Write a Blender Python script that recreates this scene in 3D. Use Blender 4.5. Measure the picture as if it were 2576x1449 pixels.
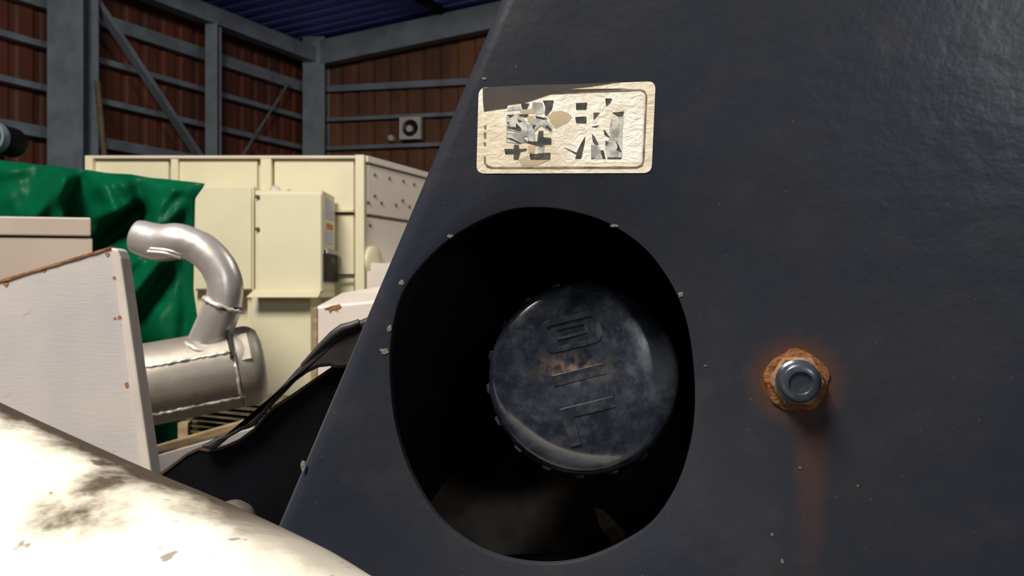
import bpy, math, random
from mathutils import Vector, noise as mnoise
random.seed(7)
for o in list(bpy.data.objects): bpy.data.objects.remove(o)
sc = bpy.context.scene; COL = sc.collection
V = Vector
# ------------------------------------------------------------------ camera
F, CU, CV, EYE = 2000.0, 1288.0, 724.5, 1.5
cd = bpy.data.cameras.new('camera'); cam = bpy.data.objects.new('camera', cd); COL.objects.link(cam)
cam.location = (0, 0, EYE); cam.rotation_euler = (math.pi/2, 0, 0)
cd.sensor_width = 36; cd.lens = F/2576*36; cd.clip_start = 0.02; cd.clip_end = 100
cd.dof.use_dof = True; cd.dof.focus_distance = 0.5; cd.dof.aperture_fstop = 18
sc.camera = cam
# ------------------------------------------------------------------ world, lamps, exposure
w = bpy.data.worlds.new('world'); sc.world = w; w.use_nodes = True
w.node_tree.nodes['Background'].inputs[0].default_value = (0.5, 0.6, 0.8, 1)
w.node_tree.nodes['Background'].inputs[1].default_value = 0.006
sc.view_settings.view_transform = 'Standard'; sc.view_settings.look = 'None'
sc.view_settings.gamma = 1; sc.view_settings.use_curve_mapping = False
sc.view_settings.exposure = 0.0
def lamp(name, loc, aim, power, size, col):
    l = bpy.data.lights.new(name, 'AREA'); l.shape = 'DISK'; l.size = size; l.energy = power; l.color = col
    o = bpy.data.objects.new(name, l); COL.objects.link(o); o.location = loc
    o.rotation_euler = (V(aim)-V(loc)).to_track_quat('-Z', 'Y').to_euler()
    return o
lamp('bay_lamp_main', (-1.7, -0.9, 5.0), (-1.5, 3.2, 0.0), 405, 1.7, (1.0, 0.94, 0.84))
lamp('fill_lamp_right', (3.4, 3.4, 5.0), (-0.3, 6.2, 0.5), 70, 1.5, (1.0, 0.94, 0.84))  # added fill light, brightens the cream machine's side and the hopper
lamp('bay_lamp_rear', (2.0, -4.3, 3.25), (0.2, 0.6, 1.0), 40, 0.8, (0.85, 0.94, 1.0))
# ------------------------------------------------------------------ material helpers
def lin(c): return c/12.92 if c <= 0.04045 else ((c+0.055)/1.055)**2.4
def S(r, g, b): return (lin(r/255), lin(g/255), lin(b/255), 1)
class NT:
    def __init__(s, name):
        s.m = bpy.data.materials.new(name); s.m.use_nodes = True
        s.t = s.m.node_tree; s.p = s.t.nodes['Principled BSDF']; s.tc = s.t.nodes.new('ShaderNodeTexCoord')
    def put(s, sock, v):
        if hasattr(v, 'is_output'): s.t.links.new(v, sock)
        else: sock.default_value = v
    def math(s, op, a, b=0.0, c=0.0, clamp=False):
        n = s.t.nodes.new('ShaderNodeMath'); n.operation = op; n.use_clamp = clamp
        s.put(n.inputs[0], a); s.put(n.inputs[1], b)
        if op in ('MULTIPLY_ADD', 'SMOOTH_MIN'): s.put(n.inputs[2], c)
        return n.outputs[0]
    def step(s, x, lo, hi):      # smoothstep, lo may exceed hi
        n = s.t.nodes.new('ShaderNodeMapRange'); n.interpolation_type = 'SMOOTHSTEP'
        a, b, ta, tb = (lo, hi, 0, 1) if lo < hi else (hi, lo, 1, 0)
        s.put(n.inputs[0], x); n.inputs[1].default_value = a; n.inputs[2].default_value = b
        n.inputs[3].default_value = ta; n.inputs[4].default_value = tb
        return n.outputs[0]
    def mapped(s, vec, scale=(1, 1, 1), loc=(0, 0, 0), rot=(0, 0, 0)):
        n = s.t.nodes.new('ShaderNodeMapping'); s.put(n.inputs['Vector'], vec)
        n.inputs['Scale'].default_value = scale; n.inputs['Location'].default_value = loc; n.inputs['Rotation'].default_value = rot
        return n.outputs[0]
    def noise(s, scale, detail=3, vec=None, rough=0.55, dist=0.0):
        n = s.t.nodes.new('ShaderNodeTexNoise'); s.put(n.inputs['Vector'], vec if vec is not None else s.tc.outputs['Object'])
        n.inputs['Scale'].default_value = scale; n.inputs['Detail'].default_value = detail
        n.inputs['Roughness'].default_value = rough; n.inputs['Distortion'].default_value = dist
        return n.outputs[0]
    def mix(s, f, a, b):
        n = s.t.nodes.new('ShaderNodeMix'); n.data_type = 'RGBA'
        s.put(n.inputs[0], f); s.put(n.inputs[6], a); s.put(n.inputs[7], b)
        return n.outputs[2]
    def sep(s, vec):
        n = s.t.nodes.new('ShaderNodeSeparateXYZ'); s.t.links.new(vec, n.inputs[0]); return n.outputs
    def bump(s, h, strength=0.3, dist=0.01):
        n = s.t.nodes.new('ShaderNodeBump'); s.put(n.inputs['Height'], h)
        n.inputs['Strength'].default_value = strength; n.inputs['Distance'].default_value = dist
        s.t.links.new(n.outputs[0], s.p.inputs['Normal'])
    def fin(s, col, rough=0.5, metal=0.0, spec=0.5):
        s.put(s.p.inputs['Base Color'], col); s.put(s.p.inputs['Roughness'], rough)
        s.put(s.p.inputs['Metallic'], metal); s.p.inputs['Specular IOR Level'].default_value = spec
        return s.m
def simple(name, c1, c2=None, scale=8, rough=0.5, metal=0.0, bump=0.0, bscale=None, spec=0.5, lo=0.35, hi=0.65, stretch=None):
    n = NT(name); c2 = c2 or tuple(x*0.8 for x in c1[:3])+(1,)
    vec = n.mapped(n.tc.outputs['Object'], stretch) if stretch else None
    f = n.step(n.noise(scale, 4, vec), lo, hi)
    if bump: n.bump(n.noise(bscale or scale*3, 3, vec), bump, 0.005)
    return n.fin(n.mix(f, c1, c2), rough, metal, spec)
# ------------------------------------------------------------------ mesh helpers
def W(u, v, d): return V(((u-CU)/F*d, d, EYE-(v-CV)/F*d))
def worldloc(o):
    p = V((0, 0, 0))
    while o: p = p+o.location; o = o.parent
    return p
def build(name, verts, faces, mat, parent=None, smooth=False, origin=None, mats=None, fm=None):
    verts = [V(v) for v in verts]
    if origin is None:
        origin = V((0, 0, 0))
        for v in verts: origin += v
        origin /= len(verts)
    me = bpy.data.meshes.new(name); me.from_pydata([v-origin for v in verts], [], faces); 
    import bmesh
    bm = bmesh.new(); bm.from_mesh(me); bmesh.ops.recalc_face_normals(bm, faces=bm.faces); bm.to_mesh(me); bm.free()
    me.materials.append(mat)
    for m in (mats or []): me.materials.append(m)
    if fm:
        for i, p in enumerate(me.polygons): p.material_index = fm[i]
    if smooth:
        me.polygons.foreach_set('use_smooth', [True]*len(me.polygons))
    o = bpy.data.objects.new(name, me); COL.objects.link(o)
    if parent: o.parent = parent; o.location = origin-worldloc(parent)
    else: o.location = origin
    return o
def tag(o, label, cat, group=None, kind=None):
    o['label'] = label; o['category'] = cat
    if group: o['group'] = group
    if kind: o['kind'] = kind
    return o
def thing(name, label, cat, loc, group=None):
    o = bpy.data.objects.new(name, None); COL.objects.link(o); o.location = loc; o.empty_display_size = 0.05
    return tag(o, label, cat, group)
def bevel(o, wd=0.003, seg=2, ang=40):
    m = o.modifiers.new('bevel', 'BEVEL'); m.width = wd; m.segments = seg; m.limit_method = 'ANGLE'; m.angle_limit = math.radians(ang)
    return o
def prism(name, poly, off, mat, parent=None, bev=0, **k):
    """closed polygon (3-D points) pushed along off"""
    off = V(off); n = len(poly); a = [V(p) for p in poly]; b = [p+off for p in a]
    faces = [list(range(n)), list(range(2*n-1, n-1, -1))]+[[i, (i+1) % n, n+(i+1) % n, n+i] for i in range(n)]
    o = build(name, a+b, faces, mat, parent, **k)
    if bev: bevel(o, bev)
    return o
def hexa(name, c, mat, parent=None, bev=0):
    """c: 4 near corners + 4 far corners"""
    f = [[0, 1, 2, 3], [7, 6, 5, 4], [0, 4, 5, 1], [1, 5, 6, 2], [2, 6, 7, 3], [3, 7, 4, 0]]
    o = build(name, c, f, mat, parent)
    if bev: bevel(o, bev)
    return o
def box(name, x0, x1, y0, y1, z0, z1, mat, parent=None, bev=0):
    c = [(x0, y0, z0), (x1, y0, z0), (x1, y0, z1), (x0, y0, z1), (x0, y1, z0), (x1, y1, z0), (x1, y1, z1), (x0, y1, z1)]
    return hexa(name, c, mat, parent, bev)
def bar(name, p, q, wd, ht, mat, parent=None, up=(0, 0, 1), bev=0):
    p, q = V(p), V(q); d = (q-p).normalized(); s = d.cross(V(up))
    if s.length < 1e-4: s = d.cross(V((0, 1, 0)))
    s.normalize(); t = s.cross(d).normalized(); s *= wd/2; t *= ht/2
    return hexa(name, [p-s-t, p+s-t, p+s+t, p-s+t, q-s-t, q+s-t, q+s+t, q-s+t], mat, parent, bev)
def catmull(pts, n=6, closed=False):
    out = []; N = len(pts); rng = range(N if closed else N-1)
    for i in rng:
        g = (lambda k: pts[k % N]) if closed else (lambda k: pts[max(0, min(N-1, k))])
        p0, p1, p2, p3 = [V(g(i+k)) for k in (-1, 0, 1, 2)]
        for j in range(n):
            t = j/n
            out.append(0.5*((2*p1)+(p2-p0)*t+(2*p0-5*p1+4*p2-p3)*t*t+(3*p1-p0-3*p2+p3)*t**3))
    if not closed: out.append(V(pts[-1]))
    return out
def tube(name, path, radii, mat, parent=None, seg=20, cap=True, wob=0.0, hollow=0.0, squash=None):
    path = [V(p) for p in path]; n = len(path)
    if not hasattr(radii, '__len__'): radii = [radii]*n
    vs, fs = [], []; t0 = (path[1]-path[0]).normalized()
    s = t0.cross(V((0, 1, 0)))
    if s.length < 0.1: s = t0.cross(V((0, 0, 1)))
    s.normalize()
    def ring(i, r):
        nonlocal s
        t = (path[min(n-1, i+1)]-path[max(0, i-1)]).normalized()
        s = (s-t*s.dot(t)).normalized(); b = t.cross(s)
        for k in range(seg):
            a = 2*math.pi*k/seg; rr = r
            if wob: rr = r*(1+wob*mnoise.noise(path[i]*60+V((math.cos(a), math.sin(a), 0))))
            vs.append(path[i]+s*math.cos(a)*rr+b*math.sin(a)*rr)
    for i in range(n): ring(i, radii[i])
    for i in range(n-1):
        for k in range(seg):
            fs.append([i*seg+k, i*seg+(k+1) % seg, (i+1)*seg+(k+1) % seg, (i+1)*seg+k])
    if hollow:      # inner wall at the far end
        base = len(vs); ring(n-1, radii[-1]-hollow); ring(n-4, radii[-1]-hollow)
        for k in range(seg):
            j = (k+1) % seg
            fs.append([(n-1)*seg+k, (n-1)*seg+j, base+j, base+k]); fs.append([base+k, base+j, base+seg+j, base+seg+k])
        fs.append([base+seg+k for k in range(seg)]); fs.append(list(range(seg)))
    elif cap:
        fs.append(list(range(seg))); fs.append(list(range((n-1)*seg, n*seg)))
    o = build(name, vs, fs, mat, parent, smooth=True)
    e = o.modifiers.new('sharp', 'EDGE_SPLIT'); e.split_angle = math.radians(50)
    return o
def lathe(name, prof, c, axis, mat, parent=None, seg=48, up=(0, 0, 1), mod=None, split=45):
    """prof: (radius, distance along axis)"""
    c = V(c); ax = V(axis).normalized(); s = ax.cross(V(up)).normalized(); t = s.cross(ax)
    vs, fs = [], []
    for j, (r, h) in enumerate(prof):
        for k in range(seg):
            a = 2*math.pi*k/seg; rr = r*(mod(j, a) if mod else 1)
            vs.append(c+ax*h+s*math.cos(a)*rr+t*math.sin(a)*rr)
    for j in range(len(prof)-1):
        for k in range(seg): fs.append([j*seg+k, j*seg+(k+1) % seg, (j+1)*seg+(k+1) % seg, (j+1)*seg+k])
    fs.append(list(range(seg))); fs.append(list(range((len(prof)-1)*seg, len(prof)*seg)))
    o = build(name, vs, fs, mat, parent, smooth=True)
    e = o.modifiers.new('sharp', 'EDGE_SPLIT'); e.split_angle = math.radians(split)
    return o
# ------------------------------------------------------------------ materials
M = {}
M['steelgrey'] = simple('blue_grey_steel_paint', (0.16, 0.19, 0.23, 1), (0.11, 0.13, 0.16, 1), 3, 0.55)
M['rustwall'] = simple('rust_brown_sheet', (0.12, 0.026, 0.012, 1), (0.055, 0.016, 0.009, 1), 1.6, 0.7, stretch=(1, 1, 0.35))
M['rustwall2'] = simple('rust_orange_sheet', (0.15, 0.05, 0.016, 1), (0.06, 0.018, 0.008, 1), 1.3, 0.7, stretch=(1, 1, 0.35))
M['roof'] = simple('blue_roof_sheet', (0.09, 0.12, 0.48, 1), (0.07, 0.09, 0.38, 1), 1.5, 0.6)
M['concrete'] = simple('concrete', (0.22, 0.21, 0.19, 1), (0.15, 0.14, 0.13, 1), 2.5, 0.85, bump=0.2, bscale=30)
M['cream'] = simple('cream_paint', (0.83, 0.76, 0.53, 1), (0.79, 0.72, 0.50, 1), 3, 0.42)
M['creamgrey'] = simple('greyer_cream', (0.80, 0.72, 0.62, 1), (0.74, 0.66, 0.57, 1), 4, 0.5)  # greyer cream on the side panels, side box and rails
M['dark'] = simple('black_plastic', (0.012, 0.011, 0.010, 1), (0.02, 0.018, 0.016, 1), 30, 0.6, spec=0.15)
M['seam'] = simple('dark_brown_seam', (0.12, 0.10, 0.07, 1), None, 30, 0.7)  # dark brown for seams, rivets, hinges, knob and conduit
M['paper'] = simple('white_label_paper', (0.62, 0.64, 0.72, 1), (0.5, 0.52, 0.62, 1), 40, 0.5)
M['orange'] = simple('orange_sticker', (0.62, 0.17, 0.02, 1), (0.45, 0.11, 0.02, 1), 60, 0.5)
M['white'] = simple('white_plastic', (0.8, 0.78, 0.72, 1), None, 20, 0.4)
M['silver'] = simple('silver_heat_paint', (0.72, 0.67, 0.64, 1), (0.62, 0.58, 0.55, 1), 14, 0.36, 0.7, bump=0.06, bscale=60)
M['silver2'] = simple('dull_silver_paint', (0.34, 0.30, 0.26, 1), (0.27, 0.24, 0.20, 1), 12, 0.45, 0.5, bump=0.08, bscale=50)
M['weld'] = simple('weld_bead', (0.70, 0.66, 0.62, 1), (0.50, 0.46, 0.42, 1), 90, 0.45, 0.5)
M['tarp'] = simple('green_tarp', (0.0012, 0.082, 0.034, 1), (0.0012, 0.060, 0.026, 1), 4, 0.36, bump=0.06, bscale=14, spec=0.05)
M['beige'] = simple('beige_paint', (0.39, 0.31, 0.265, 1), (0.355, 0.285, 0.24, 1), 5, 0.5)
M['rust'] = simple('rust', (0.20, 0.07, 0.02, 1), (0.32, 0.14, 0.05, 1), 60, 0.85, bump=0.4, bscale=200)
M['tan'] = simple('weathered_tan_rail', (0.34, 0.25, 0.13, 1), (0.22, 0.14, 0.07, 1), 14, 0.7, stretch=(1, 1, 6))
M['olive'] = simple('dark_olive_slat', (0.06, 0.055, 0.025, 1), (0.12, 0.11, 0.06, 1), 20, 0.6)
M['blackpaint'] = simple('black_blue_paint', (0.0025, 0.0025, 0.004, 1), (0.004, 0.004, 0.006, 1), 20, 0.6, spec=0.1)
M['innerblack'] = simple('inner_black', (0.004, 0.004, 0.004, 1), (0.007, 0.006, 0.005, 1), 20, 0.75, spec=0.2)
M['tankbrown'] = simple('grimy_brown_black', (0.12, 0.10, 0.08, 1), (0.06, 0.04, 0.03, 1), 25, 0.7, spec=0.3)
M['strap'] = simple('dark_rubber_strap', (0.012, 0.011, 0.012, 1), (0.03, 0.024, 0.022, 1), 30, 0.55)
M['chip'] = simple('bare_paint_chip', (0.24, 0.22, 0.20, 1), (0.14, 0.10, 0.07, 1), 300, 0.6)
M['wood'] = simple('pole_wood', (0.13, 0.085, 0.05, 1), (0.09, 0.06, 0.035, 1), 10, 0.7)
M['greyplastic'] = simple('grey_fan_frame', (0.55, 0.50, 0.48, 1), (0.42, 0.38, 0.37, 1), 20, 0.5)
def mat_plate():
    n = NT('dusty_white_plate')
    f = n.step(n.noise(7, 5), 0.35, 0.7); c = n.mix(f, (0.50, 0.45, 0.42, 1), (0.42, 0.40, 0.40, 1))
    sp = n.step(n.noise(34, 3), 0.70, 0.76); c = n.mix(n.math('MULTIPLY', sp, 0.6), c, (0.30, 0.17, 0.09, 1))
    n.bump(n.noise(120, 3, n.mapped(n.tc.outputs['Object'], (0.4, 1, 3))), 0.08, 0.004)
    return n.fin(c, 0.6)
M['plate'] = mat_plate()
M['platelip'] = simple('pale_worn_lip', (0.60, 0.53, 0.47, 1), (0.52, 0.46, 0.42, 1), 12, 0.5)
# ------------------------------------------------------------------ shed
CX, CY = -2.72, 11.0                                  # room corner
LD = V((-0.5, -1.0, 0)).normalized()                  # along the left wall, towards the camera
BD = V((1.0, -0.2, 0)).normalized()                   # along the back wall, to the right
C0 = V((CX, CY, 0)); LN = V((LD.y, -LD.x, 0)).normalized(); LN = LN if LN.x < 0 else -LN   # outwards
BN = V((-BD.y, BD.x, 0)); BN = BN if BN.y > 0 else -BN
def Lp(s, z, o=0.0): return C0+LD*s+LN*o+V((0, 0, z))
def Bp(t, z, o=0.0): return C0+BD*t+BN*o+V((0, 0, z))
fl = build('floor', [(-16, -9, 0), (12, -9, 0), (12, 15, 0), (-16, 15, 0), (-16, -9, -0.2), (12, -9, -0.2), (12, 15, -0.2), (-16, 15, -0.2)],
      [[0, 1, 2, 3], [7, 6, 5, 4], [0, 4, 5, 1], [1, 5, 6, 2], [2, 6, 7, 3], [3, 7, 4, 0]], M['concrete'])
tag(fl, 'grey concrete floor under the machines in the shed', 'floor', kind='structure')
def corrugated(name, fn, length, ztop, mat, pitch=0.24, depth=0.016):
    prof = []; s = 0.0
    while s < length:
        prof += [(s, 0), (s+pitch*0.55, 0), (s+pitch*0.68, depth), (s+pitch*0.87, depth)]; s += pitch
    vs, fs = [], []
    for (a, o) in prof:
        zt = ztop(a); vs += [fn(a, 0, o), fn(a, zt, o)]
    for i in range(len(prof)-1): fs.append([2*i, 2*i+2, 2*i+3, 2*i+1])
    o = build(name, vs, fs, mat); m = o.modifiers.new('thick', 'SOLIDIFY'); m.thickness = 0.004
    return o
wl = corrugated('wall_left', lambda s, z, o: Lp(s-0.3, z, 0.30+o), 14, lambda s: 4.95, M['rustwall'])
tag(wl, 'dark rust-brown corrugated side wall with blue-grey girts', 'wall', kind='structure')
wb = corrugated('wall_back', lambda t, z, o: Bp(t-0.4, z, 0.22+o), 10, lambda t: 4.93+0.14*(t-0.3), M['rustwall2'])
tag(wb, 'dim orange-brown corrugated gable wall behind the cream machine', 'wall', kind='structure')
for z, h in ((4.30, 0.14), (3.875, 0.06), (3.455, 0.06), (3.02, 0.11), (2.58, 0.06), (2.15, 0.06)):
    bar('girt', Lp(-0.1, z, 0.24), Lp(13, z, 0.24), 0.10, h, M['steelgrey'], wl)
for z, h in ((4.28, 0.085), (3.85, 0.05), (3.45, 0.05), (3.02, 0.06)):
    bar('girt', Bp(0, z, 0.16), Bp(9.2, z, 0.16), 0.10, h, M['steelgrey'], wb)
roofz = lambda t: 4.98+0.14*t
def rp(t, s, o=0.0):
    p = C0+BD*t+LD*s; return V((p.x, p.y, roofz(t)+o))
rv, rf, prof = [], [], []
s = -0.5
while s < 14: prof += [(s, 0), (s+0.1, 0), (s+0.13, 0.04), (s+0.19, 0.04)]; s += 0.22
for (a, o) in prof: rv += [rp(-0.6, a, o), rp(10, a, o)]
rf = [[2*i, 2*i+2, 2*i+3, 2*i+1] for i in range(len(prof)-1)]
ce = build('ceiling', rv, rf, M['roof']); ce.modifiers.new('t', 'SOLIDIFY').thickness = 0.004
tag(ce, 'dark blue corrugated roof sheeting above the girts', 'roof', kind='structure')
for t in (1.85, 3.7, 5.5): bar('purlin', rp(t, 0, -0.06), rp(t, 13, -0.06), 0.07, 0.1, M['blackpaint'], ce)
for s_ in (4.2, 8.4): bar('rafter', rp(0.1, s_, -0.2), rp(9.5, s_, -0.2), 0.16, 0.26, M['steelgrey'], ce)
def hcolumn(name, base, ax, wd, dp, ht, label):
    """H section: two flanges and a web; ax = direction of the flange faces"""
    e = thing(name, label, 'column', base); e['kind'] = 'structure'
    ax = V(ax).normalized(); nn = V((-ax.y, ax.x, 0)); b = V(base)
    for sgn in (-1, 1):
        bar('flange', b+nn*sgn*(dp/2-0.008), b+nn*sgn*(dp/2-0.008)+V((0, 0, ht)), 0.016, wd, M['steelgrey'], e, up=ax)
    bar('web', b, b+V((0, 0, ht)), 0.012, dp-0.03, M['steelgrey'], e, up=nn)
    return e
def at_left(u, o=0.0):          # point of the left wall line seen at pixel column u
    k = (u-CU)/F; c = C0+LN*o
    # c.x + LD.x s = k (c.y + LD.y s)
    s = (k*c.y-c.x)/(LD.x-k*LD.y); return s
hcolumn('steel_column', Lp(at_left(185), 0), (1, 0, 0), 0.345, 0.30, 4.75, 'wide blue-grey steel column rising behind the green tarp')
hcolumn('steel_column', Lp(at_left(537), 0), (1, 0, 0), 0.14, 0.14, 4.62, 'slim blue-grey steel post halfway along the side wall')
hcolumn('steel_column', C0+V((0.0, 0.05, 0)), (1, 0, 0), 0.30, 0.30, 4.95, 'blue-grey steel column standing in the far shed corner')
eb = bar('eave_beam', Lp(0.1, 4.70), Lp(12.5, 4.70), 0.16, 0.2, M['steelgrey'])
tag(eb, 'blue-grey eave beam running along the top of the side wall', 'beam', kind='structure')
gb = hexa('gable_beam', [Bp(0.1, 4.57, -0.08), Bp(9, 4.57+0.14*8.9, -0.08), Bp(9, 4.9+0.14*8.9, -0.08), Bp(0.1, 4.90, -0.08),
                         Bp(0.1, 4.57, 0.08), Bp(9, 4.57+0.14*8.9, 0.08), Bp(9, 4.9+0.14*8.9, 0.08), Bp(0.1, 4.90, 0.08)], M['steelgrey'])
tag(gb, 'sloping grey gable beam under the blue roof', 'beam', kind='structure')
s0, s1 = at_left(262, -0.1), at_left(520, -0.1)
br = bar('diagonal_brace', Lp(s0+0.25, 4.66, 0.02), Lp(s1-0.55, 2.45, 0.02), 0.05, 0.10, M['steelgrey'], up=LN)
tag(br, 'blue-grey diagonal brace between the wide column and the slim post', 'brace', kind='structure')
b2 = bar('diagonal_brace', Lp(at_left(745), 4.28, 0.12), Lp(at_left(580), 2.75, 0.12), 0.02, 0.022, M['steelgrey'], up=LN)
tag(b2, 'thin faint diagonal rod near the far corner column', 'brace', kind='structure')
pole = tube('wooden_pole', [W(245, 205, 7.75), W(262, 390, 7.7), V((W(262, 390, 7.7).x+0.13, 7.55, 0.0))], 0.028, M['wood'], seg=10)
tag(pole, 'thin brown wooden pole leaning on the side wall beside the wide column', 'pole')
# wall fan
ft = 2.3-((1208-1030)/F*10.7)
k = (1030-CU)/F; tt = (k*C0.y-C0.x)/(BD.x-k*BD.y); fc = Bp(tt, 3.665, 0.07)
fan = thing('wall_fan', 'small square exhaust fan mounted on the gable wall', 'fan', fc)
fr = []
r_in, hs = 0.115, 0.15
N = 32; vs, fs = [], []
for dpt in (-0.05, 0.05):
    for k in range(N):
        a = 2*math.pi*k/N; c, s_ = math.cos(a), math.sin(a); mx = max(abs(c), abs(s_))
        vs.append(fc+BD*(c/mx*hs)+V((0, 0, s_/mx*hs))+BN*dpt); vs.append(fc+BD*c*r_in+V((0, 0, s_*r_in))+BN*dpt)
for k in range(N):
    j = (k+1) % N; A = lambda q, i, l: l*2*N+2*q+i
    fs += [[A(k, 0, 0), A(j, 0, 0), A(j, 1, 0), A(k, 1, 0)], [A(k, 0, 1), A(j, 0, 1), A(j, 1, 1), A(k, 1, 1)],
           [A(k, 0, 0), A(j, 0, 0), A(j, 0, 1), A(k, 0, 1)], [A(k, 1, 0), A(j, 1, 0), A(j, 1, 1), A(k, 1, 1)]]
build('frame', vs, fs, M['greyplastic'], fan)
lathe('motor', [(0.03, -0.06), (0.045, -0.05), (0.045, 0.02)], fc-BD*0.02, -BN, M['greyplastic'], fan, 20)
lathe('back_plate', [(0.13, 0.0), (0.13, 0.01)], fc+BN*0.06, -BN, M['dark'], fan, 24)
for k in range(4):
    a = k*math.pi/2+0.5; d = BD*math.cos(a)+V((0, 0, math.sin(a))); e = BD*-math.sin(a)+V((0, 0, math.cos(a)))
    prism('blade', [fc+d*0.04-e*0.015, fc+d*0.11-e*0.045, fc+d*0.11+e*0.035+BN*0.02, fc+d*0.04+e*0.015+BN*0.01], BN*0.004, M['dark'], fan)
k = (975-CU)/F; tt = (k*C0.y-C0.x)/(BD.x-k*BD.y); bc = Bp(tt, 3.56, 0.10)
bx_ = lathe('outlet_box', [(0.03, 0.0), (0.045, 0.015), (0.045, 0.10)], bc, BN, M['greyplastic'], None, 16)
tag(bx_, 'small round pale outlet box beside the wall fan', 'outlet')
# ------------------------------------------------------------------ cream machine
DF = 5.0
mach = thing('cream_machine', 'tall cream sheet-metal farm machine with a riveted side wall', 'machine', (W(560, 0, DF).x, 5.8, 0))
zt = W(0, 392, DF).z; xl, xr = W(213, 0, DF).x, W(915, 0, DF).x
sd = V((W(1060, 0, 5.68).x-xr, 0.68, 0)).normalized()           # receding side direction
back = sd*2.2
# core body
zlap = W(0, 537, DF).z
box_poly = [V((xl+0.02, DF+0.03, 0)), V((xr-0.02, DF+0.03, 0)), V((xr-0.02, DF+0.03, 0))+back, V((xl+0.02, DF+0.03, 0))+V((0, back.y, 0))]
prism('body', box_poly, (0, 0, zt-0.03), M['cream'], mach)
def fbox(name, u0, u1, v0, v1, d, thick, mat, parent=mach, bev=0.004):
    a, b = W(u0, v1, d), W(u1, v0, d)
    return box(name, a.x, b.x, d, d+thick, max(a.z, 0.0), b.z, mat, parent, bev)
fbox('front_panel', 234, 424, 403, 1300, DF-0.005, 0.05, M['cream'])
fbox('front_panel', 452, 647, 403, 1300, DF-0.005, 0.05, M['cream'])
fbox('front_panel', 690, 890, 403, 529, DF-0.005, 0.05, M['cream'])
fbox('front_panel', 690, 890, 540, 690, DF-0.005, 0.05, M['cream'])
fbox('front_panel', 690, 890, 700, 1324, DF-0.005, 0.05, M['cream'])
fbox('rib', 429, 447, 398, 1300, DF-0.035, 0.06, M['cream'])
fbox('rib', 655, 682, 398, 1300, DF-0.04, 0.06, M['cream'])
fbox('shelf_lip', 835, 889, 529, 533, DF-0.05, 0.08, M['cream'])
fbox('seam', 690, 890, 533, 541, DF+0.01, 0.04, M['seam'])
fbox('seam', 690, 890, 691, 700, DF+0.01, 0.04, M['seam'])
fbox('corner_post', 213, 232, 392, 1330, DF-0.05, 0.08, M['cream'])
fbox('corner_post', 893, 916, 389, 1324, DF-0.05, 0.08, M['cream'])
fbox('top_rail', 213, 916, 391, 398, DF-0.045, 0.09, M['creamgrey'])
def side_pt(q, z, out=0.0): 
    nrm = V((sd.y, -sd.x, 0)); return V((xr, DF, z))+sd*q+nrm*out
def spanel(name, q0, q1, z0, z1, out, th, mat):
    nrm = V((sd.y, -sd.x, 0))
    return prism(name, [side_pt(q0, z0, out), side_pt(q1, z0, out), side_pt(q1, z1, out), side_pt(q0, z1, out)], nrm*-th, mat, mach, 0.003)
spanel('side_panel', 0.03, 2.1, zlap, zt-0.05, 0.012, 0.03, M['creamgrey'])
spanel('side_panel', 0.03, 2.1, 0.9, zlap-0.02, 0.0, 0.03, M['creamgrey'])
spanel('side_rail', 0.0, 2.2, zt-0.04, zt+0.0, 0.03, 0.05, M['creamgrey'])
spanel('side_panel', 0.03, 2.1, 0.0, 0.88, 0.0, 0.03, M['creamgrey'])
def sidepx(u, v):
    k = (u-CU)/F; q = (k*DF-xr)/(sd.x-k*sd.y); d = DF+sd.y*q
    return q, EYE-(v-CV)/F*d
nrm = V((sd.y, -sd.x, 0))
for (u, v) in ((938, 440), (975, 449), (1010, 456), (1037, 464), (938, 493), (922, 510), (955, 511), (991, 516), (1008, 505), (1025, 520), (930, 567)):
    q, z = sidepx(u, v)
    lathe('rivet', [(0.004, 0.012), (0.009, 0.008), (0.012, 0.0)], side_pt(q, z, 0.012 if v < 540 else 0.0), nrm, M['seam'], mach, 10)
q, z = sidepx(924, 655)
lathe('pulley_guard', [(0.02, 0.05), (0.085, 0.045), (0.09, 0.04), (0.09, 0.0)], side_pt(q+0.02, z, 0.0), nrm, M['cream'], mach, 32)
fb = hexa('side_box', [W(922, 1200, 4.99), W(1060, 1200, 4.99), W(1060, 662, 4.99), W(922, 662, 4.99)]+[p+V((0, 0.4, 0)) for p in
      [W(922, 1200, 4.99), W(1060, 1200, 4.99), W(1060, 662, 4.99), W(922, 662, 4.99)]], M['creamgrey'], mach, 0.004)
# control cabinet in front of it, on its pedestal
cab = thing('control_cabinet', 'cream control cabinet with a black keypad on its narrow side', 'cabinet', (W(720, 0, 4.6).x, 4.75, 0))
x0, x1 = W(640, 0, 4.6).x, W(810, 0, 4.6).x; z0, z1 = W(0, 733, 4.6).z, W(0, 478, 4.6).z
box('housing', x0, x1, 4.61, 4.935, z0, z1, M['cream'], cab, 0.006)
box('door', x0+0.02, x1-0.004, 4.595, 4.612, z0+0.01, z1-0.022, M['cream'], cab, 0.004)
for v in (495, 576):
    p = W(648, v, 4.59); box('hinge', p.x-0.012, p.x+0.012, 4.575, 4.6, p.z-0.009, p.z+0.009, M['seam'], cab, 0.003)
zb = W(0, 748, 4.5).z
hexa('drip_lip', [V((x0-0.015, 4.50, zb)), V((x1-0.0, 4.50, zb)), V((x1, 4.595, z0+0.012)), V((x0, 4.595, z0+0.012)),
                  V((x0-0.015, 4.52, zb)), V((x1, 4.52, zb)), V((x1, 4.615, z0)), V((x0, 4.615, z0))], M['cream'], cab, 0.002)
box('underside', x0, x1, 4.56, 4.93, z0-0.035, z0, M['cream'], cab)
box('pedestal', W(632, 0, 4.66).x, W(782, 0, 4.66).x, 4.66, 4.92, 0, z0-0.03, M['cream'], cab, 0.005)
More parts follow.
